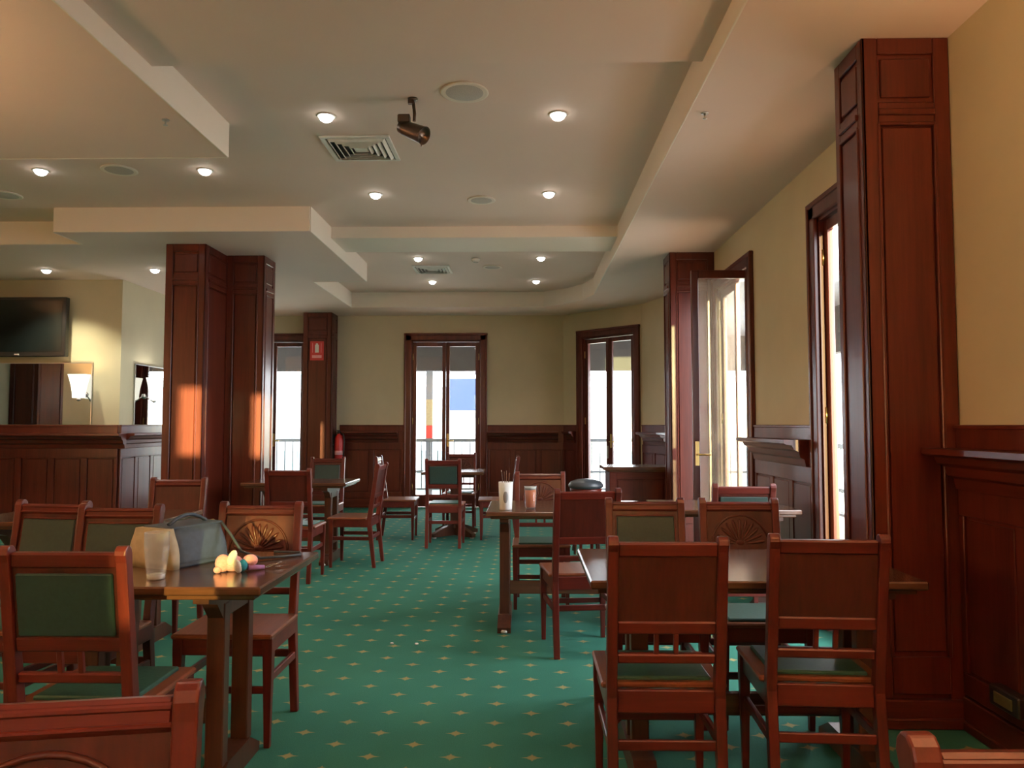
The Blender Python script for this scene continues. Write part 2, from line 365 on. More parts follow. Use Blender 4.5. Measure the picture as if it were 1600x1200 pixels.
# ------------------------------------------------------------------ walls with wainscot
LEDGE = [(0.0, 1.292), (-0.19, 1.292), (-0.19, 1.266), (-0.175, 1.258), (-0.135, 1.252), (-0.12, 1.222), (-0.085, 1.205), (-0.075, 1.165), (-0.045, 1.15), (-0.035, 1.10), (0.0, 1.095)]
def wall(name, p0, p1, t=0.16, top=3.57, opens=(), wains=(), capl=True):
    p0, p1 = Vector(p0), Vector(p1); L = (p1 - p0).length; rz = math.atan2(p1.y - p0.y, p1.x - p0.x)
    mb = MB(); x = 0.0
    for (a, b, z0, z1) in sorted(opens):
        if a > x: mb.bx(x, a, 0, t, 0, top)
        if z0 > 0: mb.bx(a, b, 0, t, 0, z0)
        mb.bx(a, b, 0, t, z1, top); x = b
    if L > x: mb.bx(x, L, 0, t, 0, top)
    o = mb.build(name, 'wall', kind='structure', loc=(p0.x, p0.y, 0), rz=rz)
    for (a, b, e0, e1) in wains:            # e0, e1: how far the ledge stops short of the ends
        n = max(1, round((b - a) / 0.44)); w = (b - a) / n
        f = MB()
        f.bx(a, b, -0.012, 0, 0.0, 1.30)                                   # backing
        f.bx(a, b, -0.030, 0, 1.29, 1.388, 0.004); f.bx(a, b, -0.038, 0, 1.380, 1.400, 0.004)   # frieze and cap
        f.bx(a, b, -0.028, 0, 0.98, 1.10, 0.004); f.bx(a, b, -0.028, 0, 0.16, 0.26, 0.004)
        for i in range(n + 1):
            c = a + i * w; h = 0.04
            f.bx(max(a, c - h), min(b, c + h), -0.028, 0, 0.26, 0.98, 0.004)
        f.build('wainscot_frame', 'wood_z', o)
        MB().bx(a, b, -0.036, 0, 0.0, 0.15, 0.006).bx(a, b, -0.046, 0, 0.0, 0.045, 0.006).build('skirting', 'wood_x', o)
        MB().prism(LEDGE, a + e0, b - e1, 'x').build('ledge', 'wood_x', o)
        me = None
        for i in range(n):
            c = a + (i + 0.5) * w
            if me is None:
                pw = w - 0.08
                me = MB().box((0, -0.016, 0.62), (pw - 0.03, 0.016, 0.69), 0.006).mesh('panel')
            put('panel', me, 'wood_z', o, loc=(c, 0, 0))
    return o
HD = 2.86
wf = wall('wall_far', (-5.22, 13.1), (0.64, 13.1), opens=[(0.27, 1.44, 0, HD), (3.24, 4.45, 0, HD)],
          wains=[(2.04, 3.13, 0.0, 0.09), (4.56, 5.86, 0.0, 0.10)])
wb = wall('wall_bay', (0.64, 13.1), (1.80, 11.95), opens=[(0.42, 1.50, 0, HD)], wains=[(0.0, 0.31, 0.12, 0.03)])
wc = wall('wall_corner', (1.80, 11.95), (2.05, 11.1), wains=[(0.04, 0.85, 0.12, 0.0)])
wr = wall('wall_right', (2.05, 11.1), (2.05, -4.0), t=0.08, opens=[(2.9, 4.1, 0, HD), (5.72, 7.0, 0, HD)],
          wains=[(4.24, 5.61, 0.0, 0.1), (7.44, 12.0, 0.0, 0.0), (0.0, 2.44, 0.0, 0.0)])
wall('wall_back', (2.05, -4.0), (-8.5, -4.0), t=0.05, opens=[(3.82, 4.06, 1.93, 2.62), (3.26, 3.42, 1.93, 2.60), (2.20, 2.51, 1.22, 1.50)])
for i, (a, b, z0, z1, mt) in enumerate([(3.82, 4.06, 1.93, 2.62, 'pane'), (3.26, 3.42, 1.93, 2.60, 'pane'), (2.20, 2.51, 1.22, 1.50, 'sun_dim')]):  # invented slit windows, placed and sized to aim the sun patches
    w_ = bpy.data.objects.new('window_%d' % (i + 4), None); COL.objects.link(w_); w_['kind'] = 'structure'; w_.location = (2.05, -4.0, 0); w_.rotation_euler = (0, 0, PI)
    f = MB().bx(a - 0.05, a, -0.02, 0.06, z0 - 0.05, z1 + 0.05).bx(b, b + 0.05, -0.02, 0.06, z0 - 0.05, z1 + 0.05).bx(a, b, -0.02, 0.06, z1, z1 + 0.05).bx(a, b, -0.02, 0.06, z0 - 0.05, z0)
    f.build('window_frame', 'wood_z', w_); MB().bx(a, b, 0.02, 0.026, z0, z1).build('pane', mt, w_)
wall('wall_left', (-8.5, -4.0), (-8.5, 9.77), opens=[(1.8, 3.4, 0.9, 2.8), (6.4, 8.0, 0.9, 2.8)])
for i, y in enumerate((-2.2, 2.4)):      # unseen sash windows, added to light the room from the left
    w_ = bpy.data.objects.new('window_%d' % (i + 1), None); COL.objects.link(w_); w_['kind'] = 'structure'
    w_.location = (-8.5, y, 0.9); w_.rotation_euler = (0, 0, PI / 2)
    f = MB()
    for a, b in ((0, 0.06), (1.54, 1.6)): f.bx(a, b, 0.0, 0.12, 0, 1.9, 0.004)
    for a, b in ((0, 0.06), (0.93, 0.97), (1.84, 1.9)): f.bx(0.06, 1.54, 0.0, 0.12, a, b, 0.004)
    f.bx(-0.08, 1.68, -0.05, 0.0, -0.06, 0.0, 0.004).bx(-0.08, 0.0, -0.03, 0, 0, 1.98, 0.004).bx(1.6, 1.68, -0.03, 0, 0, 1.98, 0.004).bx(0, 1.6, -0.03, 0, 1.9, 1.98, 0.004)
    f.build('window_frame', 'wood_z', w_)
    for a, b in ((0.06, 0.93), (0.97, 1.84)): MB().bx(0.06, 1.54, 0.05, 0.056, a, b).build('pane', 'amber', w_)
wall('wall_bar', (-8.5, 9.77), (-5.22, 9.77), wains=[(0.3, 3.28, 0.0, -0.10)])
wall('wall_bar_side', (-5.22, 9.93), (-5.22, 13.1), wains=[(-0.16, 3.17, 0.02, 0.0)])

# ------------------------------------------------------------------ french doors
def french_door(name, p, rz, w, h=HD, leaves=(0, 0), glass='pane', handle=True, lock=False, depth=0.165):
    """local x along the wall, y to the outside, origin at the inner face; leaves: swing in degrees (+ = into the room)"""
    o = bpy.data.objects.new(name, None); COL.objects.link(o); o.location = (p[0], p[1], 0); o.rotation_euler = (0, 0, rz); o['kind'] = 'structure'
    f = MB(); c = 0.10
    f.bx(-c, 0.012, -0.032, 0.0, 0, h + c, 0.006).bx(w - 0.012, w + c, -0.032, 0.0, 0, h + c, 0.006).bx(-c, w + c, -0.032, 0.0, h - 0.012, h + c, 0.006)
    f.bx(-c - 0.012, w + c + 0.012, -0.042, 0.0, h + c - 0.028, h + c + 0.012, 0.006)
    f.bx(-c - 0.006, -c + 0.025, -0.044, 0, 0, h + c, 0.006).bx(w + c - 0.025, w + c + 0.006, -0.044, 0, 0, h + c, 0.006)
    f.bx(0.0, 0.035, 0.0, depth, 0, h).bx(w - 0.035, w, 0.0, depth, 0, h).bx(0, w, 0.0, depth, h - 0.035, h)
    f.build('door_frame', 'wood_z', o)
    lw = (w - 0.07) / 2 - 0.003; lh = h - 0.05; st = 0.062
    for k in (0, 1):
        lf = bpy.data.objects.new('door_leaf', None); COL.objects.link(lf); lf.parent = o
        sg = 1 if k == 0 else -1
        lf.location = (0.036 if k == 0 else w - 0.036, 0.03 if leaves[k] >= 0 else depth, 0.012)
        lf.rotation_euler = (0, 0, -sg * math.radians(leaves[k]))
        X = lambda a: sg * a
        g = MB()
        g.bx(X(0), X(st), 0, 0.042, 0, lh, 0.004).bx(X(lw - st), X(lw), 0, 0.042, 0, lh, 0.004)
        g.bx(X(st), X(lw - st), 0.002, 0.040, lh - 0.075, lh, 0.004).bx(X(st), X(lw - st), 0.002, 0.040, 0, 0.20, 0.004)
        g.build('leaf_frame', 'wood_z', lf)
        MB().bx(X(st - 0.006), X(lw - st + 0.006), 0.018, 0.024, 0.195, lh - 0.07).build('pane', glass, lf)
        if handle and k == 1:
            hb = MB().bx(X(lw - 0.050), X(lw - 0.016), -0.006, 0.0, 1.02, 1.24, 0.002)
            hb.tube([(X(lw - 0.033), 0, 1.12), (X(lw - 0.033), -0.055, 1.12)], 0.008)
            hb.tube([(X(lw - 0.033), -0.05, 1.12), (X(lw - 0.14), -0.055, 1.12)], 0.009)
            hb.build('handle', 'brass', lf)
        if lock and k == 0:
            MB().bx(X(lw - 0.048), X(lw - 0.014), -0.008, 0, 0.85, 1.05, 0.003).build('lock_plate', 'steel', lf)
        hg = MB()
        for zz in (0.28, 1.4, 2.5): hg.tube([(X(0.0), -0.006, zz), (X(0.0), -0.006, zz + 0.11)], 0.009, 8)
        hg.build('hinge', 'brass', lf)
    return o
french_door('door_1', (-4.95, 13.1), 0, 1.17)
french_door('door_2', (-1.98, 13.1), 0, 1.21)
bd = Vector((1.16, -1.15)).normalized()
french_door('door_3', (0.64 + bd.x * 0.42, 13.1 + bd.y * 0.42), math.atan2(bd.y, bd.x), 1.08, lock=True)
d4 = french_door('door_4', (2.05, 8.2), -PI / 2, 1.20, leaves=(0, 92), glass='dusty', depth=0.085)
d5 = french_door('door_5', (2.05, 5.38), -PI / 2, 1.28, leaves=(0, 0), depth=0.085)

# ------------------------------------------------------------------ pillars
def pillar(label, x0, x1, y0, y1, faces, cat='pillar'):
    o = thing('pillar', label, cat, ((x0 + x1) / 2, (y0 + y1) / 2, 0))
    hx, hy = (x1 - x0) / 2, (y1 - y0) / 2; T = SOF - 0.001
    e = 0.016
    MB().bx(-hx + e, hx - e, -hy + e, hy - e, 0, T).build('core', 'wood_z', o)
    for fc in faces:
        # face frame in local face coordinates: u across, d outwards
        w = hx if fc in 'fb' else hy
        dep = hy if fc in 'fb' else hx
        ang = {'f': 0, 'r': PI / 2, 'b': PI, 'l': -PI / 2}[fc]
        f = MB(); st = min(0.075, w * 0.36)
        def B(u0, u1, z0, z1, d=0.0, b=0.004): f.bx(u0, u1, -dep - d, -dep + e, z0, z1, b)
        B(-w, -w + st, 0.0, T); B(w - st, w, 0.0, T)
        B(-w + st, w - st, 0.15, 0.32); B(-w + st, w - st, 2.86, 2.96); B(-w + st, w - st, 3.20, T)
        B(-w + st, w - st, 2.895, 2.925, 0.012); B(-w + st - 0.004, w - st + 0.004, 2.845, 2.862, 0.006)
        for u in (-w + st, w - st): B(u - 0.008, u + 0.008, 0.32, 2.85, 0.008)
        q = f.build('face_frame', 'wood_z', o); q.rotation_euler = (0, 0, ang)
        for (z0, z1) in ((0.335, 2.845), (2.975, 3.185)):
            if 2 * (w - st) - 0.03 > 0.03:
                p = MB().bx(-w + st + 0.016, w - st - 0.016, -dep + 0.002, -dep + e, z0 + 0.01, z1 - 0.01, 0.005).build('panel', 'wood_z', o)
                p.rotation_euler = (0, 0, ang)
    MB().bx(-hx - 0.02, hx + (0.02 if 'r' in faces else 0), -hy - 0.02, hy, 0, 0.13, 0.006).bx(-hx - 0.032, hx + (0.032 if 'r' in faces else 0), -hy - 0.032, hy, 0, 0.05, 0.006).build('plinth', 'wood_x', o)
    return o
pillar('tall red-brown panelled pillar on the right, nearest, beside the dark ledge', 1.63, 2.048, 3.67, 4.0, 'fl')
pillar('panelled pillar behind the open glazed door on the right wall', 1.56, 2.048, 8.31, 8.68, 'fl')
pillar('wide panelled pillar left of the aisle, next to the wall with the television', -3.74, -3.32, 7.83, 8.75, 'fr')
pillar('panelled pillar stepped back against the wide one, narrow window showing on its right', -3.318, -2.90, 8.385, 8.76, 'fr')
pillar('slim far pillar carrying the red fire extinguisher sign', -3.72, -3.24, 12.70, 13.098, 'fr')

# ------------------------------------------------------------------ chairs
AL = math.atan(0.145)
def yb(z): return -0.19 - (z - 0.45) * 0.145 if z > 0.45 else -0.19 - (0.45 - z) * 0.12
CM = {}
def chair_meshes():
    for s, k in ((-1, 'post_l'), (1, 'post_r')):
        zs = [0, 0.12, 0.25, 0.36, 0.45, 0.56, 0.70, 0.85, 0.965]
        half = [0.016, 0.018, 0.020, 0.022, 0.023, 0.022, 0.020, 0.019, 0.020]
        fr = [(yb(z) + h, z) for z, h in zip(zs, half)]; bk = [(yb(z) - h, z) for z, h in zip(zs, half)]
        c = yb(0.985)
        fr += [(c + 0.021, 0.992), (c + 0.015, 1.008), (c + 0.004, 1.018)]
        bk += [(c - 0.027, 0.990), (c - 0.024, 1.006), (c - 0.012, 1.018)]
        CM[k] = MB().strip(fr, bk, s * 0.188 - 0.0185, s * 0.188 + 0.0185).soft('back_post', 0.004)
        lg = MB()
        x, y = s * 0.198, 0.185
        vs = []
        for z, h in ((0, 0.013), (0.12, 0.015), (0.40, 0.021), (0.47, 0.021)):
            vs += [(x - h, y - h, z), (x + h, y - h, z), (x + h, y + h, z), (x - h, y + h, z)]
        fs = [(0, 1, 2, 3), (12, 13, 14, 15)] + [(i * 4 + k2, i * 4 + (k2 + 1) % 4, i * 4 + 4 + (k2 + 1) % 4, i * 4 + 4 + k2) for i in range(3) for k2 in range(4)]
        CM['leg_l' if s < 0 else 'leg_r'] = lg.add(vs, fs).soft('front_leg', 0.003)
        CM['sp_l' if s < 0 else 'sp_r'] = MB().box((s * 0.034, yb(0.64), 0.64), (0.017, 0.016, 0.085), 0.002, rotx(AL)).mesh('spindle')
        m = MB(); y0 = yb(0.30) + 0.01
        m.box((s * 0.194, (0.175 + y0) / 2, 0.285), (0.020, 0.175 - y0, 0.036), 0.004)
        CM['ss_l' if s < 0 else 'ss_r'] = m.mesh('stretcher')
    R = rotx(AL)
    tr = MB().box((0, yb(0.972), 0.972), (0.342, 0.026, 0.050), 0.006, R)
    tr.box((0, yb(0.958) + 0.013, 0.960), (0.342, 0.010, 0.008), 0.003, R).box((0, yb(0.99) + 0.010, 0.985), (0.342, 0.014, 0.012), 0.004, R)
    CM['top'] = tr.mesh('top_rail')
    CM['mid'] = MB().box((0, yb(0.698), 0.698), (0.342, 0.024, 0.046), 0.005, R).mesh('middle_rail')
    CM['low'] = MB().box((0, yb(0.588), 0.588), (0.342, 0.024, 0.034), 0.005, R).mesh('lower_rail')
    CM['panel'] = MB().box((0, yb(0.834), 0.834), (0.342, 0.013, 0.236), 0.0, R).mesh('back_panel')
    # fan carving on the front of the panel
    cv = MB(); zc = 0.780
    def P(u, v, d): z = zc + v * math.cos(AL); return (u, yb(z) + 0.0065 + d, z)
    arc = [P(0.145 * math.cos(a), 0.150 * math.sin(a), 0.002) for a in [PI * i / 16 for i in range(17)]]
    cv.tube(arc, 0.006, 6)
    for i in range(11):
        a = PI * (i + 0.5) / 11
        pts = [P(r * math.cos(a), r * 1.03 * math.sin(a), 0.0) for r in (0.030, 0.055, 0.085, 0.112, 0.128)]
        cv.tube(pts, [0.002, 0.005, 0.0085, 0.0095, 0.003], 6)
    cv.ball(P(0, 0.012, 0), (0.022, 0.008, 0.016), 10, 6)
    CM['carving'] = cv.mesh('fan_carving')
    pd = MB()
    pd.box((0, yb(0.828) + 0.010, 0.828), (0.300, 0.018, 0.190), 0.008, R)
    pd.box((0, yb(0.828) - 0.010, 0.828), (0.312, 0.014, 0.204), 0.006, R)
    CM['backpad'] = pd.mesh('back_pad')
    st = MB()
    for s in (-1, 1): st.box((s * 0.153, yb(0.828) + 0.0105, 0.828), (0.008, 0.008, 0.19), 0.002, R)
    st.box((0, yb(0.928) + 0.0105, 0.928), (0.30, 0.008, 0.008), 0.002, R)
    CM['beading'] = st.mesh('beading')
    ap = MB()
    ap.bx(-0.196, 0.196, 0.175, 0.199, 0.395, 0.470, 0.004).bx(-0.170, 0.170, -0.205, -0.180, 0.395, 0.475, 0.004)
    for s in (-1, 1): ap.bx(s * 0.186, s * 0.207, -0.19, 0.18, 0.395, 0.470, 0.004)
    CM['apron'] = ap.mesh('seat_frame')
    CM['board'] = MB().bx(-0.222, 0.222, -0.168, 0.222, 0.468, 0.490, 0.007).mesh('seat')
    CM['dish'] = MB().box((0, 0.022, 0.491), (0.37, 0.34, 0.006), 0.003).mesh('seat_dish')
    CM['pad'] = MB().box((0, 0.022, 0.494), (0.345, 0.325, 0.018), 0.008).mesh('seat_pad')
    CM['rs'] = MB().box((0, yb(0.29), 0.29), (0.342, 0.018, 0.036), 0.004).mesh('stretcher')
    CM['fs'] = MB().box((0, 0.186, 0.245), (0.365, 0.018, 0.032), 0.004).mesh('stretcher')
chair_meshes()
def chair(label, x, y, deg, back='carved', seat='pad', group=None):
    o = thing('dining_chair', label, 'chair', (x, y, 0), math.radians(deg), group)
    for k in ('post_l', 'post_r'): put('back_post', CM[k], 'chair_z', o)
    for k in ('leg_l', 'leg_r'): put('front_leg', CM[k], 'chair_z', o)
    put('top_rail', CM['top'], 'chair_x', o); put('middle_rail', CM['mid'], 'chair_x', o); put('lower_rail', CM['low'], 'chair_x', o)
    for k in ('sp_l', 'sp_r'): put('spindle', CM[k], 'chair_z', o)
    bp = put('back_panel', CM['panel'], 'chair_panel', o)
    if back == 'carved': put('fan_carving', CM['carving'], 'chair_panel', bp)
    elif back == 'pad':
        put('back_pad', CM['backpad'], 'leather', bp, label='dark green leather back pad'); put('beading', CM['beading'], 'chair_z', bp)
    put('seat_frame', CM['apron'], 'chair_x', o)
    st = put('seat', CM['board'], 'seat_wood', o)
    if seat == 'pad': put('seat_pad', CM['pad'], 'seatpad', st, label='green vinyl seat pad')
    for k in ('ss_l', 'ss_r', 'rs', 'fs'): put('stretcher', CM[k], 'chair_x', o)
    return o
def chair_at(label, bx, by, deg, **kw):
    """place by the top of the back: bx, by is the centre of the top rail"""
    a = math.radians(deg); d = 0.267
    return chair(label, bx - math.sin(a) * d, by + math.cos(a) * d, deg, **kw)
G = 'wooden dining chairs'
C = lambda *a, **k: chair_at(*a, group=G, **k)
C('nearest wooden chair seen from behind, left of the pair at the front right table', 0.487, 2.68, 0)
C('wooden chair seen from behind, right of the front pair, beside the tall right pillar', 1.063, 2.75, -3)
C('green-padded chair facing the camera, left one across the front right table', 0.622, 4.08, 180, back='pad')
C('carved fan-back chair facing the camera, right one across the front right table', 1.112, 4.08, 180)
C('dark chair seen from behind between the glass table and the front right table', 0.372, 4.69, 8, seat='wood')
C('green-padded chair at the small table under the open right door', 1.425, 5.09, 0, back='pad')
C('carved wooden chair behind the drinks glasses, facing the camera', 0.115, 6.37, 180)
C('dark green padded chair at the left edge seen from behind, before the handbag table', -1.465, 2.44, 0, back='pad')
C('carved chair back at the bottom left corner, nearest of all', -0.690, 1.13, 190)
C('chair top with a rounded post at the bottom right corner, cut off by the frame', 0.675, 0.985, 181)
C('leftmost green-padded chair behind the handbag table, turned a little', -2.41, 3.90, 171, back='pad')
C('green-padded chair directly behind the handbag and the tall glass', -1.965, 3.72, 178, back='pad')
C('carved chair with amber lit back right of the handbag', -1.325, 3.85, 180, seat='wood')
C('plain dark chair beyond the left tables in front of the wide pillar', -2.555, 5.64, 180, back='plain')
C('dark wooden chair seen from behind just in front of the stepped pillar', -2.11, 6.80, 0)
C('green-padded chair facing the camera below the red wall sign', -2.38, 9.22, 180, back='pad')
chair('wooden chair in side view facing left towards the middle left table', -1.73, 7.79, 88, seat='wood', group=G)
chair('wooden chair in side view facing right, back to back with the left-facing one', -1.575, 9.60, -88, seat='wood', group=G)
chair('dark green padded chair seen from behind in front of the middle far door', -0.945, 9.03, 0, back='pad', group=G)
C('far carved chair facing the camera behind the square table by the far door', -0.90, 10.72, 180)
chair('chair in side view facing left at the right side of the square far table', -0.37, 9.62, 92, seat='wood', group=G)

# ------------------------------------------------------------------ tables
def table(label, x0, x1, y0, y1, inset=0.22, z=0.82, spread=0.13, frames=None, fl=0.31):
    cx, cy = (x0 + x1) / 2, (y0 + y1) / 2; hx, hy = (x1 - x0) / 2, (y1 - y0) / 2
    o = thing('pub_table', label, 'table', (cx, cy, 0), 0, 'wooden pub tables')
    tt = MB().bx(-hx, hx, -hy, hy, z - 0.032, z, 0.006).build('tabletop', 'table_x', o)
    MB().bx(-hx + 0.03, hx - 0.03, -hy + 0.03, hy - 0.03, z - 0.052, z - 0.031, 0.004).build('underframe', 'table_x', tt)
    fx = [f - cx for f in frames] if frames else [-hx + inset, hx - inset]
    for X in fx:
        for q in (-1, 1):
            MB().bx(X - 0.035, X + 0.035, q * spread - 0.028, q * spread + 0.028, 0.085, z - 0.11, 0.004).build('post', 'table_z', o)
        ft = [(-fl, 0.0), (fl, 0.0), (fl, 0.035), (fl - 0.11, 0.095), (0.11 - fl, 0.095), (-fl, 0.035)]
        MB().prism(ft, X - 0.045, X + 0.045, 'x').build('foot', 'table_z', o)
        br = [(-0.30, z - 0.05), (-0.30, z - 0.08), (-0.22, z - 0.10), (-0.16, z - 0.165), (0.16, z - 0.165), (0.22, z - 0.10), (0.30, z - 0.08), (0.30, z - 0.05)]
        MB().prism(br, X - 0.030, X + 0.030, 'x').build('bracket', 'table_z', o)
        for q in (-1, 1):
            MB().lathe([(0.0, -0.001), (0.022, 0.0), (0.024, 0.012), (0.018, 0.022)], 12, (X, q * (fl - 0.01), 0)).build('glide', 'steel', o)
    MB().bx(fx[0] + 0.03, fx[1] - 0.03, -0.02, 0.02, 0.20, 0.29, 0.004).build('stretcher', 'table_x', o)
    return o
table('front right table between the nearest pair of chairs and the carved chairs', 0.24, 1.49, 2.90, 3.65, spread=0.07, frames=(0.46, 1.37))
table('left foreground table with the handbag, tall glass and pink toy on it', -2.19, -0.95, 2.76, 3.54, frames=(-1.69, -1.20), fl=0.23)
table('left table behind the green-padded chairs, its pale edge by the plain dark chair', -3.44, -2.22, 4.58, 5.28)
table('table with the straw jar and orange drink in the middle right', -0.27, 0.86, 5.16, 5.95, 0.12)
table('small dark table near the open right door with the green-padded chair', 0.93, 1.88, 5.30, 6.03, 0.14)
table('middle left table in front of the stepped pillar, its bright edge towards the aisle', -2.86, -1.80, 7.67, 8.33)
def square_table():
    o = thing('pub_table', 'square pedestal table with spread feet in front of the middle far door', 'table', (-0.90, 9.76, 0), 0, 'wooden pub tables')
    MB().bx(-0.38, 0.38, -0.36, 0.36, 0.79, 0.825, 0.006).build('tabletop', 'table_x', o)
    MB().bx(-0.055, 0.055, -0.055, 0.055, 0.10, 0.74, 0.006).build('column', 'table_z', o)
    MB().bx(-0.25, 0.25, -0.03, 0.03, 0.735, 0.792).bx(-0.03, 0.03, -0.25, 0.25, 0.735, 0.792).build('bearer', 'table_z', o)
    for k in range(4):
        f = MB().prism([(0.02, 0.02), (0.36, 0.02), (0.36, 0.06), (0.20, 0.12), (0.02, 0.17)], -0.03, 0.03, 'y').build('foot', 'table_z', o)
        f.rotation_euler = (0, 0, k * PI / 2 + PI / 4)
        g = MB().lathe([(0.0, 0.0), (0.024, 0.001), (0.026, 0.016), (0.018, 0.024)], 12, (0.325, 0, 0)).build('glide', 'steel', o)
        g.rotation_euler = (0, 0, k * PI / 2 + PI / 4)
square_table()

# ------------------------------------------------------------------ waiter station and stool by the far right door
ws = thing('waiter_station', 'wooden waiter station with pale lit top before the angled glazed door', 'cabinet', (1.33, 9.25, 0), 0)
MB().bx(-0.36, 0.36, -0.24, 0.24, 0.0, 0.86).build('body', 'wood_z', ws)
fr = MB().bx(-0.36, -0.28, -0.258, -0.238, 0.06, 0.86, 0.004).bx(0.28, 0.36, -0.258, -0.238, 0.06, 0.86, 0.004).bx(-0.28, 0.28, -0.258, -0.238, 0.77, 0.86, 0.004).bx(-0.28, 0.28, -0.258, -0.238, 0.06, 0.16, 0.004)
fr.build('front_frame', 'wood_x', ws)
MB().bx(-0.265, 0.265, -0.252, -0.236, 0.175, 0.755, 0.006).build('door_panel', 'wood_z', ws)
MB().bx(-0.43, 0.40, -0.31, 0.28, 0.875, 0.915, 0.006).bx(-0.38, 0.37, -0.275, 0.25, 0.855, 0.878, 0.004).build('worktop', 'table_x', ws)
MB().lathe([(0.0, 0), (0.012, 0.002), (0.014, 0.014), (0.0, 0.02)], 10).build('knob', 'brass', ws, loc=(0.24, -0.262, 0.50)).rotation_euler = (PI / 2, 0, 0)

bs = thing('bar_stool', 'round stool with domed dark cushion beside the waiter station', 'stool', (0.66, 8.55, 0))
MB().lathe([(0.16, 0.70), (0.19, 0.715), (0.195, 0.74), (0.17, 0.775), (0.10, 0.80), (0.0, 0.81)], 28).build('cushion', 'cushion', bs)
MB().lathe([(0.165, 0.665), (0.175, 0.675), (0.175, 0.70), (0.0, 0.70)], 28).build('seat_ring', 'chair_z', bs)
for k in range(4):
    a = PI / 4 + k * PI / 2
    MB().tube([(0.11 * math.cos(a), 0.11 * math.sin(a), 0.68), (0.19 * math.cos(a), 0.19 * math.sin(a), 0.0)], [0.019, 0.014], 8).build('leg', 'chair_z', bs)
MB().tube([(0.165 * math.cos(2 * PI * k / 24), 0.165 * math.sin(2 * PI * k / 24), 0.24) for k in range(25)], 0.009, 6).build('footrest', 'steel', bs)

# ------------------------------------------------------------------ things on the tables
def glass_tumbler(label, loc, r0, r1, h, wall=0.004, facets=True):
    o = thing('drinking_glass', label, 'glass', loc)
    n = 10 if facets else 28
    MB().lathe([(r0 * 0.92, 0.0), (r0, 0.012), (r1 * 0.985, h * 0.62), (r1, h * 0.66), (r1 * 1.02, h), (r1 * 1.02 - wall, h), (r1 - wall, h * 0.64), (r0 - wall * 0.6, 0.020), (0.0, 0.018)], n, smooth=not facets).build('vessel', 'tumbler', o)
    return o
g1 = glass_tumbler('tall empty faceted beer glass on the handbag table', (-1.395, 2.905, 0.82), 0.034, 0.045, 0.175)
MB().lathe([(0.031, 0.001), (0.033, 0.006), (0.033, 0.019), (0.0, 0.021)], 10).build('thick_base', 'jarwhite', g1)

hb = thing('handbag', 'navy and beige leather handbag lying on the left foreground table', 'bag', (-1.46, 3.28, 0.82), math.radians(66))
def frustum(w0, d0, w1, d1, h, dy=0.0):
    v = []
    for i in range(7):
        t_ = i / 6; bul = 0.014 * math.sin(PI * min(1, t_ * 1.1))
        w, d = w0 + (w1 - w0) * t_ + bul, d0 + (d1 - d0) * t_ + bul
        for k in range(16):
            a = 2 * PI * (k + 0.5) / 16; cx, sx = math.cos(a), math.sin(a); p = 0.28
            v.append((w / 2 * math.copysign(abs(cx) ** p, cx), d / 2 * math.copysign(abs(sx) ** p, sx), h * t_))
    f = [(i * 16 + k, i * 16 + (k + 1) % 16, i * 16 + 16 + (k + 1) % 16, i * 16 + 16 + k) for i in range(6) for k in range(16)]
    f += [tuple(range(16)), tuple(range(96, 112))]
    return v, f
v_, f_ = frustum(0.30, 0.25, 0.27, 0.17, 0.155); MB().add(v_, f_, True).build('body', 'navy', hb)
sp_ = MB()
v_, f_ = frustum(0.045, 0.262, 0.045, 0.184, 0.158); sp_.add([(x - 0.150, y, z) for x, y, z in v_], f_, True)
sp_.build('side_gusset', 'beige', hb, label='beige leather side')
sp_ = MB(); v_, f_ = frustum(0.305, 0.256, 0.302, 0.248, 0.02); sp_.add(v_, f_, True).build('base_trim', 'navy', hb)
MB().box((0, 0, 0.157), (0.275, 0.165, 0.012), 0.005).build('top_flap', 'navy', hb)
MB().tube([(-0.10 + 0.2 * i / 12, -0.02, 0.165 + 0.035 * math.sin(PI * i / 12)) for i in range(13)], 0.008, 6).build('handle', 'navy', hb)
def loc_in(o, p):
    m = Matrix.Translation(o.location) @ Matrix.Rotation(o.rotation_euler.z, 4, 'Z'); return m.inverted() @ Vector(p)
pts = [(-1.33, 3.36, 0.975), (-1.28, 3.33, 0.93), (-1.22, 3.30, 0.86), (-1.14, 3.31, 0.829), (-1.06, 3.36, 0.827), (-1.0, 3.42, 0.827), (-1.02, 3.48, 0.827), (-1.14, 3.49, 0.827)]
MB().tube([loc_in(hb, p) for p in pts], 0.006, 6).build('shoulder_strap', 'navy', hb)
MB().tube([(0.15, -0.03, 0.15), (0.158, 0.0, 0.158), (0.15, 0.03, 0.15)], 0.006, 6).build('ring', 'brass', hb)

ty = thing('soft_toy', 'small pink and cream plush toy with teal ribbon on the left table', 'soft toy', (-1.165, 3.06, 0.82), math.radians(15))
MB().ball((0.0, 0, 0.032), (0.042, 0.034, 0.032)).build('body', 'pink', ty)
MB().ball((-0.035, -0.012, 0.036), (0.030, 0.026, 0.035)).build('head', 'pink', ty)
MB().ball((0.0, -0.022, 0.056), (0.017, 0.018, 0.033), rot=roty(0.35)).build('ear', 'cream', ty)
MB().ball((0.022, -0.034, 0.025), (0.016, 0.014, 0.028), rot=roty(-0.3)).build('paw', 'cream', ty)
MB().ball((-0.052, -0.03, 0.014), (0.016, 0.016, 0.014)).build('paw', 'pink', ty)
MB().ball((0.040, -0.010, 0.024), (0.020, 0.030, 0.024)).build('ribbon', 'teal', ty)
MB().ball((0.066, 0.004, 0.040), (0.030, 0.022, 0.024)).build('tail', 'pink', ty)
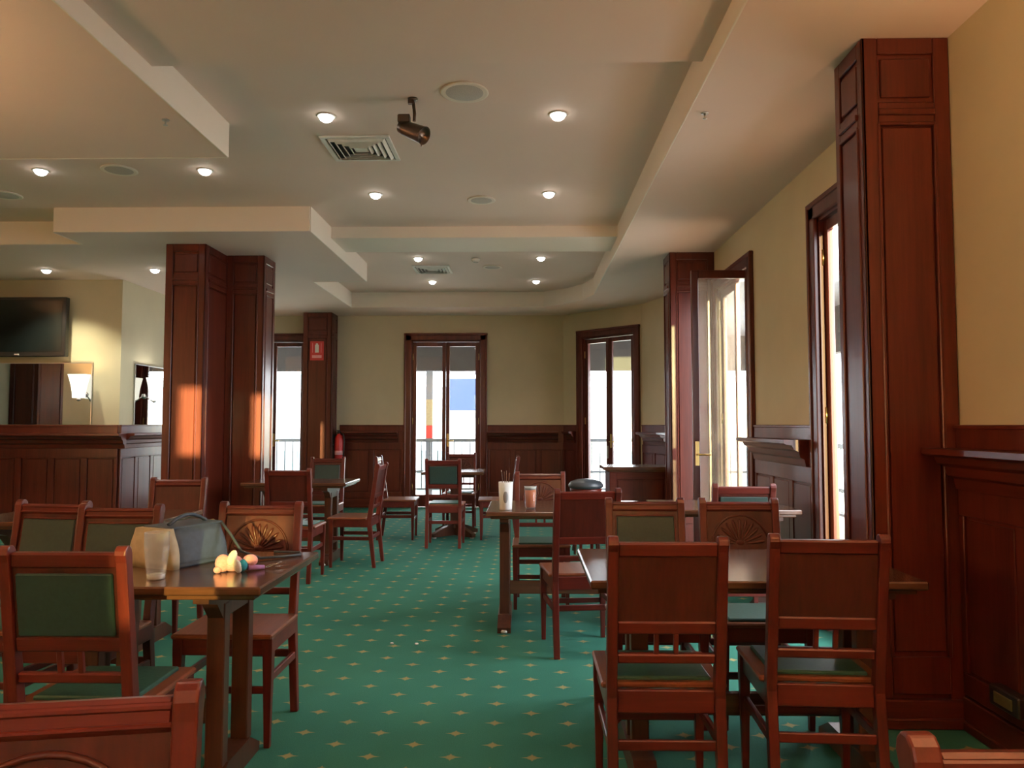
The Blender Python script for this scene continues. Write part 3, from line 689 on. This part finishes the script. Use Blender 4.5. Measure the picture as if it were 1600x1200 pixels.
MB().tube([(0.06, -0.01, 0.014), (0.09, 0.0, 0.012), (0.12, 0.012, 0.010)], [0.012, 0.010, 0.008], 8).build('tag_cord', 'lilac', ty)

ky = thing('key_bunch', 'bunch of metal keys beside the pink plush toy', 'keys', (-1.035, 3.12, 0.82), math.radians(20))
MB().tube([(0.018 * math.cos(2 * PI * k / 16), 0.018 * math.sin(2 * PI * k / 16), 0.012 + 0.006 * math.cos(2 * PI * k / 16)) for k in range(17)], 0.002, 6).build('key_ring', 'chrome', ky)
for k, a in enumerate((0.2, 0.9, -0.5)):
    q = MB().lathe([(0.0, 0.0), (0.012, 0.0), (0.012, 0.003), (0.0, 0.003)], 12, (0.03, 0, 0.006 + 0.004 * k)).bx(0.038, 0.075, -0.004, 0.004, 0.0065 + 0.004 * k, 0.0085 + 0.004 * k).bx(0.06, 0.074, -0.008, -0.003, 0.0065 + 0.004 * k, 0.0085 + 0.004 * k)
    q.build('key', 'chrome', ky).rotation_euler = (0, -0.08 * k, a)

jr = thing('straw_jar', 'white jar of straws standing on the middle right table', 'jar', (-0.14, 5.30, 0.82))
MB().lathe([(0.042, 0.0), (0.044, 0.01), (0.050, 0.19), (0.046, 0.19), (0.041, 0.012), (0.0, 0.010)], 24).build('vessel', 'jarwhite', jr)
MB().lathe([(0.0465, 0.05), (0.0495, 0.14)], 24).build('printed_band', 'jargrey', jr) if False else MB().ball((0, -0.040, 0.095), (0.018, 0.010, 0.055)).build('printed_band', 'jargrey', jr)
for a, l in ((-0.35, 0.27), (0.05, 0.265), (0.28, 0.25), (-0.12, 0.26)):
    MB().tube([(0.01 * a, 0.0, 0.014), (math.sin(a) * 0.09, 0.01, l)], 0.0035, 6).build('straw', 'table_x', jr)
og = thing('orange_drink', 'glass of orange drink on the middle right table next to the jar', 'glass', (0.03, 5.37, 0.82))
MB().lathe([(0.030, 0.0), (0.036, 0.01), (0.043, 0.155), (0.040, 0.155), (0.034, 0.012), (0.0, 0.010)], 24).build('vessel', 'tumbler', og)
MB().lathe([(0.0, 0.011), (0.033, 0.012), (0.0385, 0.130), (0.0, 0.131)], 24).build('juice', 'orange', og)
MB().lathe([(0.0385, 0.131), (0.0395, 0.150), (0.0, 0.152)], 24).build('froth', 'jarwhite', og)

# ------------------------------------------------------------------ bar wall: television, mirrors, sconces
tv = thing('television', 'flat black television on the pale wall at the left edge', 'television', (-6.48, 9.66, 2.65))
MB().bx(-0.62, 0.62, -0.04, 0.04, -0.38, 0.38, 0.008).build('case', 'black', tv)
MB().bx(-0.575, 0.575, -0.044, -0.036, -0.32, 0.345).build('screen', 'screen', tv)
MB().bx(-0.03, 0.03, -0.045, -0.038, -0.362, -0.345).build('badge', 'white', tv)
MB().bx(-0.2, 0.2, 0.03, 0.108, -0.15, 0.15).build('wall_bracket', 'black', tv)
mr = thing('wall_mirror', 'wide mirror under the television above the wood ledge', 'mirror', (-6.45, 9.765, 1.405))
MB().bx(-0.87, 0.87, -0.012, 0.0, 0.0, 0.785).build('mirror_glass', 'mirror', mr)
MB().bx(-0.87, 0.87, -0.014, 0.0, 0.785, 0.795).bx(0.865, 0.875, -0.014, 0, 0, 0.795).build('edge_strip', 'steel', mr)
mr = thing('wall_mirror', 'narrow mirror on the bright side wall beside the wide pillar', 'mirror', (-5.215, 10.12, 1.405), PI / 2)
MB().bx(0.0, 1.1, -0.012, 0.0, 0.0, 0.80).build('mirror_glass', 'mirror', mr)
MB().bx(-0.008, 1.1, -0.014, 0.0, 0.80, 0.81).bx(-0.008, 0.0, -0.014, 0, 0, 0.81).build('edge_strip', 'steel', mr)
def sconce(label, loc, rz, power=0, col=(1, 0.80, 0.55)):
    o = thing('wall_sconce', label, 'wall lamp', loc, rz, 'opal glass wall lamps')
    v = []
    for t_ in (0, 0.25, 0.5, 0.75, 1.0):
        w = 0.065 + 0.05 * t_ ** 1.8
        v += [(-w, -0.14 - w * 0.55, t_ * 0.30), (w, -0.14 - w * 0.55, t_ * 0.30), (w, -0.14 + w * 0.55, t_ * 0.30), (-w, -0.14 + w * 0.55, t_ * 0.30)]
    f = [(0, 1, 2, 3)] + [(i * 4 + k, i * 4 + (k + 1) % 4, i * 4 + 4 + (k + 1) % 4, i * 4 + 4 + k) for i in range(4) for k in range(4)]
    MB().add(v, f).build('shade', 'shade', o)
    MB().lathe([(0.0, 0), (0.035, 0.004), (0.035, 0.016), (0.0, 0.02)], 14).build('backplate', 'chrome', o, loc=(0, 0, 0.05)).rotation_euler = (PI / 2, 0, 0)
    MB().tube([(0, -0.01, 0.05), (0, -0.06, 0.02), (0, -0.12, -0.02), (0, -0.14, 0.0)], 0.009, 8).build('arm', 'chrome', o)
    MB().ball((0, -0.14, -0.02), (0.028, 0.028, 0.018), 12, 6).build('gallery', 'chrome', o)
    if power:
        d = bpy.data.lights.new('lamp_bulb', 'POINT'); d.energy = power; d.color = col; d.shadow_soft_size = 0.05
        l = bpy.data.objects.new('lamp_bulb', d); COL.objects.link(l); l.parent = o; l.location = (0, -0.14, 0.22)
    return o
sconce('white glass wall lamp before the wide mirror under the television', (-5.66, 9.75, 1.74), 0, 2.5)
sconce('white glass wall lamp before the narrow mirror by the wide pillar', (-5.203, 10.36, 1.74), PI / 2, 5, (0.95, 0.97, 1.0))
# unseen lamps of the same make, added as warm fill for the ceiling
WARM = (1, 0.56, 0.27)
for lab, x, y, r, p in [('left added fill lamp on the back wall behind the viewer', -4.2, -4.0, PI, 850), ('right added fill lamp on the back wall behind the viewer', 0.9, -4.0, PI, 850),
                        ('added fill lamp on the right wall level with the viewer', 2.05, 0.2, -PI / 2, 520), ('added fill lamp on the right wall short of the tall pillar', 2.05, 2.3, -PI / 2, 22),
                        ('near added fill lamp on the left wall out of view', -8.5, -0.6, PI / 2, 250), ('far added fill lamp on the left wall out of view', -8.5, 4.5, PI / 2, 420),
                        ('added fill lamp on the hidden left pillar', -3.98, 2.4, -PI / 2 + PI, 130), ('added fill lamp on the far face of the hidden left pillar', -4.2, 2.62, PI, 70)]:
    sconce(lab, (x, y, 1.75), r, p, WARM)
pillar('panelled pillar on the left wall, seen only in the wide mirror', -8.49, -8.02, 6.35, 7.05, 'frb')
pillar('added panelled pillar left of the viewer out of view, holding fill lamps', -4.42, -3.98, 2.2, 2.62, 'frb')  # unseen pillar, added only to carry fill lamps
# ------------------------------------------------------------------ fire sign, extinguisher
sg = thing('fire_sign', 'red sign with white extinguisher symbol on the slim far pillar', 'sign', (-3.485, 12.696, 2.635))
MB().bx(-0.115, 0.115, -0.006, 0.0, -0.16, 0.16, 0.002).build('board', 'signred', sg)
MB().bx(-0.032, 0.032, -0.008, -0.005, -0.03, 0.10).bx(-0.018, 0.018, -0.008, -0.005, 0.10, 0.125).build('extinguisher_symbol', 'paper', sg)
MB().bx(-0.075, -0.068, -0.008, -0.005, -0.03, 0.13).bx(0.068, 0.075, -0.008, -0.005, -0.03, 0.13).bx(-0.08, 0.08, -0.008, -0.005, -0.12, -0.075).build('border_print', 'pink', sg)
ex = thing('fire_extinguisher', 'red fire extinguisher hanging beside the slim far pillar', 'extinguisher', (-3.14, 12.86, 0.80))
MB().lathe([(0.0, 0.0), (0.070, 0.005), (0.075, 0.03), (0.075, 0.36), (0.06, 0.41), (0.025, 0.44), (0.022, 0.46), (0.0, 0.46)], 20).build('cylinder', 'red', ex)
MB().bx(-0.018, 0.018, -0.03, 0.03, 0.455, 0.50, 0.004).bx(-0.012, 0.012, -0.11, 0.02, 0.50, 0.515, 0.003).bx(-0.012, 0.012, -0.10, 0.02, 0.468, 0.48, 0.003).build('valve', 'black', ex)
MB().tube([(0.02, 0.0, 0.475), (0.08, -0.02, 0.44), (0.095, -0.02, 0.34), (0.088, -0.02, 0.16), (0.084, -0.02, 0.08)], 0.011, 8).build('hose', 'black', ex)
MB().lathe([(0.0758, 0.10), (0.0758, 0.17)], 20).build('label_band', 'pink', ex)
MB().bx(-0.1, -0.074, -0.03, 0.03, 0.26, 0.44).build('wall_hook', 'black', ex)

# ------------------------------------------------------------------ ceiling fittings
def downlight(label, x, y, z=REC, power=20, col=(1, 0.86, 0.70)):
    o = thing('downlight', label, 'ceiling light', (x, y, z), 0, 'recessed ceiling downlights')
    MB().lathe([(0.045, -0.001), (0.062, -0.001), (0.066, -0.006), (0.060, -0.010), (0.046, -0.008)], 24).build('trim_ring', 'white', o)
    MB().lathe([(0.0, -0.046), (0.022, -0.043), (0.040, -0.032), (0.049, -0.016), (0.051, -0.001)], 24).build('lens', 'lamp', o)
    if power:
        d = bpy.data.lights.new('lamp_bulb', 'SPOT'); d.energy = power; d.color = col; d.spot_size = math.radians(115); d.spot_blend = 0.6; d.shadow_soft_size = 0.04
        l = bpy.data.objects.new('lamp_bulb', d); COL.objects.link(l); l.parent = o; l.location = (0, 0, -0.075)
    return o
for lab, x, y, z in [
    ('ceiling downlight left of the hanging spotlight', -1.37, 5.14, REC), ('ceiling downlight to the right of the hanging spotlight', 0.22, 5.14, REC),
    ('ceiling downlight just beyond the large air vent', -1.38, 6.93, REC), ('ceiling downlight before the cross beam on the right', 0.21, 6.93, REC),
    ('ceiling downlight at the far left edge of the left recess', -4.04, 6.22, REC), ('ceiling downlight beside the corner of the near left soffit', -2.67, 6.24, REC),
    ('ceiling downlight nearest the small far vent, behind the cross beam', -1.37, 9.64, REC), ('ceiling downlight right of the smoke detector', 0.19, 9.64, REC),
    ('farthest ceiling downlight on the left, past the small vent', -1.38, 11.22, REC), ('farthest ceiling downlight on the right', 0.15, 11.22, REC)]:
    downlight(lab, x, y, z)
downlight('downlight in the low ceiling above the television', -5.82, 9.13, SOF, 64, (1, 0.96, 0.68))
downlight('downlight in the low ceiling next to the wide pillar top', -4.49, 9.13, SOF, 58, (0.95, 0.97, 0.90))
for k, (x, y) in enumerate([(-1.37, 1.6), (0.21, 1.6), (-1.37, -1.2), (0.21, -1.2)]):  # unseen downlights, added as warm fill near the camera
    downlight(['first', 'second', 'third', 'fourth'][k] + ' added ceiling downlight above and behind the viewer', x, y, REC, 14, (1, 0.80, 0.58))
def ceiling_speaker(label, x, y, r=0.15, z=REC):
    o = thing('ceiling_speaker', label, 'speaker', (x, y, z), 0, 'round ceiling speakers')
    MB().lathe([(r - 0.018, -0.001), (r, -0.001), (r + 0.004, -0.008), (r - 0.006, -0.012), (r - 0.018, -0.009)], 32).build('rim', 'lip', o)
    MB().lathe([(0.0, -0.010), (r - 0.03, -0.009), (r - 0.017, -0.004)], 32).build('grille', 'grille', o)
ceiling_speaker('round ceiling speaker right of the hanging spotlight, nearest', -0.39, 4.78)
ceiling_speaker('round ceiling speaker in the middle before the cross beam', -0.42, 7.13, 0.13)
ceiling_speaker('round ceiling speaker between the two left recess downlights', -3.38, 6.22, 0.14)
ceiling_speaker('round ceiling speaker beyond the cross beam', -0.45, 10.21, 0.13)
ceiling_speaker('round ceiling speaker at the left edge near the bar soffit', -4.80, 6.89, 0.14)
def vent(label, x, y, w):
    o = thing('air_vent', label, 'air vent', (x, y, REC), 0, 'square ceiling air vents')
    h = w / 2
    MB().bx(-h + 0.03, h - 0.03, -h + 0.03, h - 0.03, -0.004, -0.001).build('backing', 'black', o)
    f = MB()
    for s in (-1, 1): f.bx(-h, h, s * h, s * (h - 0.035), -0.016, -0.001, 0.004).bx(s * h, s * (h - 0.035), -h + 0.035, h - 0.035, -0.016, -0.001, 0.004)
    f.build('frame', 'white', o)
    for i in range(4):
        a = h - 0.055 - i * 0.043
        for k in range(4):
            sl = MB().box((0, -a, -0.016), (2 * a, 0.004, 0.030), 0.0, rotx(0.75)).build('louvre', 'white', o); sl.rotation_euler = (0, 0, k * PI / 2)
    MB().bx(-0.05, 0.05, -0.05, 0.05, -0.018, -0.003).build('centre_plate', 'white', o)
vent('large square air vent in the ceiling below the hanging spotlight', -1.26, 5.755, 0.52)
vent('small looking far air vent beyond the cross beam', -1.27, 10.33, 0.50)
sd = thing('smoke_detector', 'small smoke detector on the far recess ceiling', 'smoke detector', (-0.64, 9.70, REC))
MB().lathe([(0.0, -0.045), (0.035, -0.043), (0.05, -0.03), (0.055, -0.012), (0.055, -0.001)], 20).build('housing', 'white', sd)
MB().lathe([(0.03, -0.052), (0.033, -0.044), (0.0, -0.043)], 16).build('sensor', 'grille', sd)
def sprinkler(label, x, y):
    o = thing('sprinkler_head', label, 'sprinkler', (x, y, SOF), 0, 'ceiling sprinkler heads')
    MB().lathe([(0.0, -0.002), (0.022, -0.006), (0.022, -0.001)], 14).build('rose', 'steel', o)
    MB().tube([(0, 0, -0.004), (0, 0, -0.035)], 0.006, 8).lathe([(0.0, -0.040), (0.014, -0.038), (0.014, -0.034), (0.0, -0.033)], 12).build('head', 'steel', o)
sprinkler('tiny sprinkler head on the right soffit near its edge', 1.08, 4.56)
sprinkler('tiny sprinkler head on the near left soffit beside its edge', -2.22, 4.60)
sp = thing('ceiling_spotlight', 'dark metal spotlight hanging from the ceiling on a bracket', 'spotlight', (-0.735, 4.88, REC))
MB().lathe([(0.0, -0.012), (0.03, -0.012), (0.034, -0.001)], 16).build('ceiling_mount', 'spotmetal', sp)
MB().tube([(0, 0, -0.01), (0.005, 0, -0.04), (0.012, 0, -0.10), (0.010, 0, -0.15)], 0.011, 8).bx(-0.03, 0.008, -0.014, 0.014, -0.035, -0.012).build('arm', 'spotmetal', sp)
ax = Vector((0.76, -0.35, -0.42)).normalized(); Rq = ax.to_track_quat('Z', 'Y').to_matrix()
cn = MB(); prof = [(0.0, -0.105), (0.042, -0.10), (0.048, -0.06), (0.056, 0.09), (0.060, 0.10), (0.056, 0.10), (0.050, 0.085), (0.0, 0.06)]
cn.lathe(prof, 24); cn.v = [tuple(Rq @ Vector(p)) for p in cn.v]
cn.build('can', 'spotmetal', sp, loc=(0.0, 0, -0.215))
MB().bx(-0.095, -0.015, -0.03, 0.03, -0.165, -0.110, 0.006).build('transformer_box', 'spotmetal', sp)
MB().tube([(0.06, -0.03, -0.27), (0.062, -0.03, -0.33)], 0.004, 6).build('tilt_lever', 'spotmetal', sp)

# socket box low on the right wall, paper scraps on the carpet
sk = thing('socket_box', 'small dark socket box low on the right wainscot', 'socket', (2.022, 3.27, 0.22))
MB().bx(-0.055, 0.0, -0.10, 0.10, 0.0, 0.085, 0.006).build('case', 'spotmetal', sk)
MB().bx(-0.060, -0.054, -0.06, 0.06, 0.02, 0.065, 0.002).build('face_plate', 'brass', sk)
for k, (x, y, lab) in enumerate([(-0.86, 4.98, 'left white paper crumb on the green carpet aisle'), (-0.70, 4.97, 'right white paper crumb on the green carpet aisle')]):
    tag(MB().ball((0, 0, 0.006), (0.013, 0.009, 0.006), 7, 4).build('paper_crumb', 'paper', loc=(x, y, 0)), lab, 'litter', 'paper crumbs')

# ------------------------------------------------------------------ outside: verandah, railing, street
MB().bx(-12, 5.2, 13.26, 15.9, -0.16, -0.03).bx(2.21, 5.2, -4, 13.26, -0.16, -0.03).build('floor_verandah', 'deck', kind='structure')
MB().bx(-12, 5.2, 13.27, 16.2, 3.20, 3.30).bx(2.22, 5.2, 9.6, 13.27, 3.20, 3.30).build('ceiling_verandah', 'extgrey', kind='structure')
MB().bx(-12, 5.2, 15.6, 15.75, 2.50, 3.20).bx(4.7, 4.85, 9.6, 15.6, 2.50, 3.20).build('trim_1', 'extdark', kind='structure')
def railing(label, p0, p1):
    p0, p1 = Vector(p0), Vector(p1); L = (p1 - p0).length
    o = thing('railing', label, 'railing', (p0.x, p0.y, 0), math.atan2(p1.y - p0.y, p1.x - p0.x))
    MB().bx(0, L, -0.03, 0.03, 1.06, 1.13, 0.004).build('top_rail', 'rail', o)
    MB().bx(0, L, -0.02, 0.02, 0.10, 0.14, 0.004).build('bottom_rail', 'rail', o)
    MB().bx(0, L, -0.02, 0.02, 0.44, 0.49, 0.004).build('middle_rail', 'rail', o)
    me = MB().bx(-0.011, 0.011, -0.011, 0.011, 0.13, 1.09).mesh('baluster')
    n = min(120, int(L / 0.16))
    for i in range(n + 1): put('baluster', me, 'rail', o, loc=(L * i / n, 0, 0))
    for i in range(int(L / 3) + 1): MB().bx(-0.03, 0.03, -0.03, 0.03, -0.03, 1.08).build('standard', 'rail', o, loc=(i * 3.0, 0, 0))
railing('iron verandah railing seen through the far doors', (-6.0, 15.45), (4.4, 15.45))
railing('iron verandah railing outside the right hand doors', (4.5, 15.3), (4.5, 3.0))
def vpost(label, x, y):
    o = thing('verandah_post', label, 'post', (x, y, -0.03))
    for (z0, z1, m_, n_) in ((0, 1.13, 'extgrey', 'shaft'), (1.13, 1.42, 'signred', 'red_band'), (1.42, 1.95, 'beige', 'cream_band'), (1.95, 2.54, 'extgrey', 'upper_shaft')):
        MB().bx(-0.07, 0.07, -0.07, 0.07, z0, z1, 0.006).build(n_, m_, o)
vpost('banded verandah post seen through the left pane of the middle far door', -1.97, 15.66)
vpost('banded verandah post outside the right corner', 4.77, 15.66)
b1 = thing('street_building', 'bright white street building with blue panels seen through the far doors', 'building', (-3.0, 24.0, -3.0))
MB().bx(-14, 14, 0, 6, 0, 5.6).build('wall', 'extwhite', b1)
for i, (x0, x1, z0, z1, mm) in enumerate([(0.55, 3.2, 4.85, 5.85, 'extblue'), (0.55, 3.2, 6.0, 6.4, 'extpurple'), (0.4, 3.4, 4.62, 4.78, 'extteal'), (-4.35, -4.1, 4.7, 6.0, 'extteal'), (-4.8, -4.15, 2.6, 3.6, 'extteal')]):
    MB().bx(x0, x1, -0.1, 0.3, z0, z1).build('painted_panel', mm, b1)
for i in range(-6, 7): MB().bx(i * 2.0 - 0.4, i * 2.0 + 0.4, -0.06, 0.02, 2.0, 3.6).build('window', 'extteal', b1)
MB().bx(-40, 40, 14, 60, -3.2, -3.0).bx(5, 40, -40, 14, -3.2, -3.0).bx(-40, -8.8, -40, 14, -3.2, -3.0).build('floor_street', 'concrete', kind='structure')
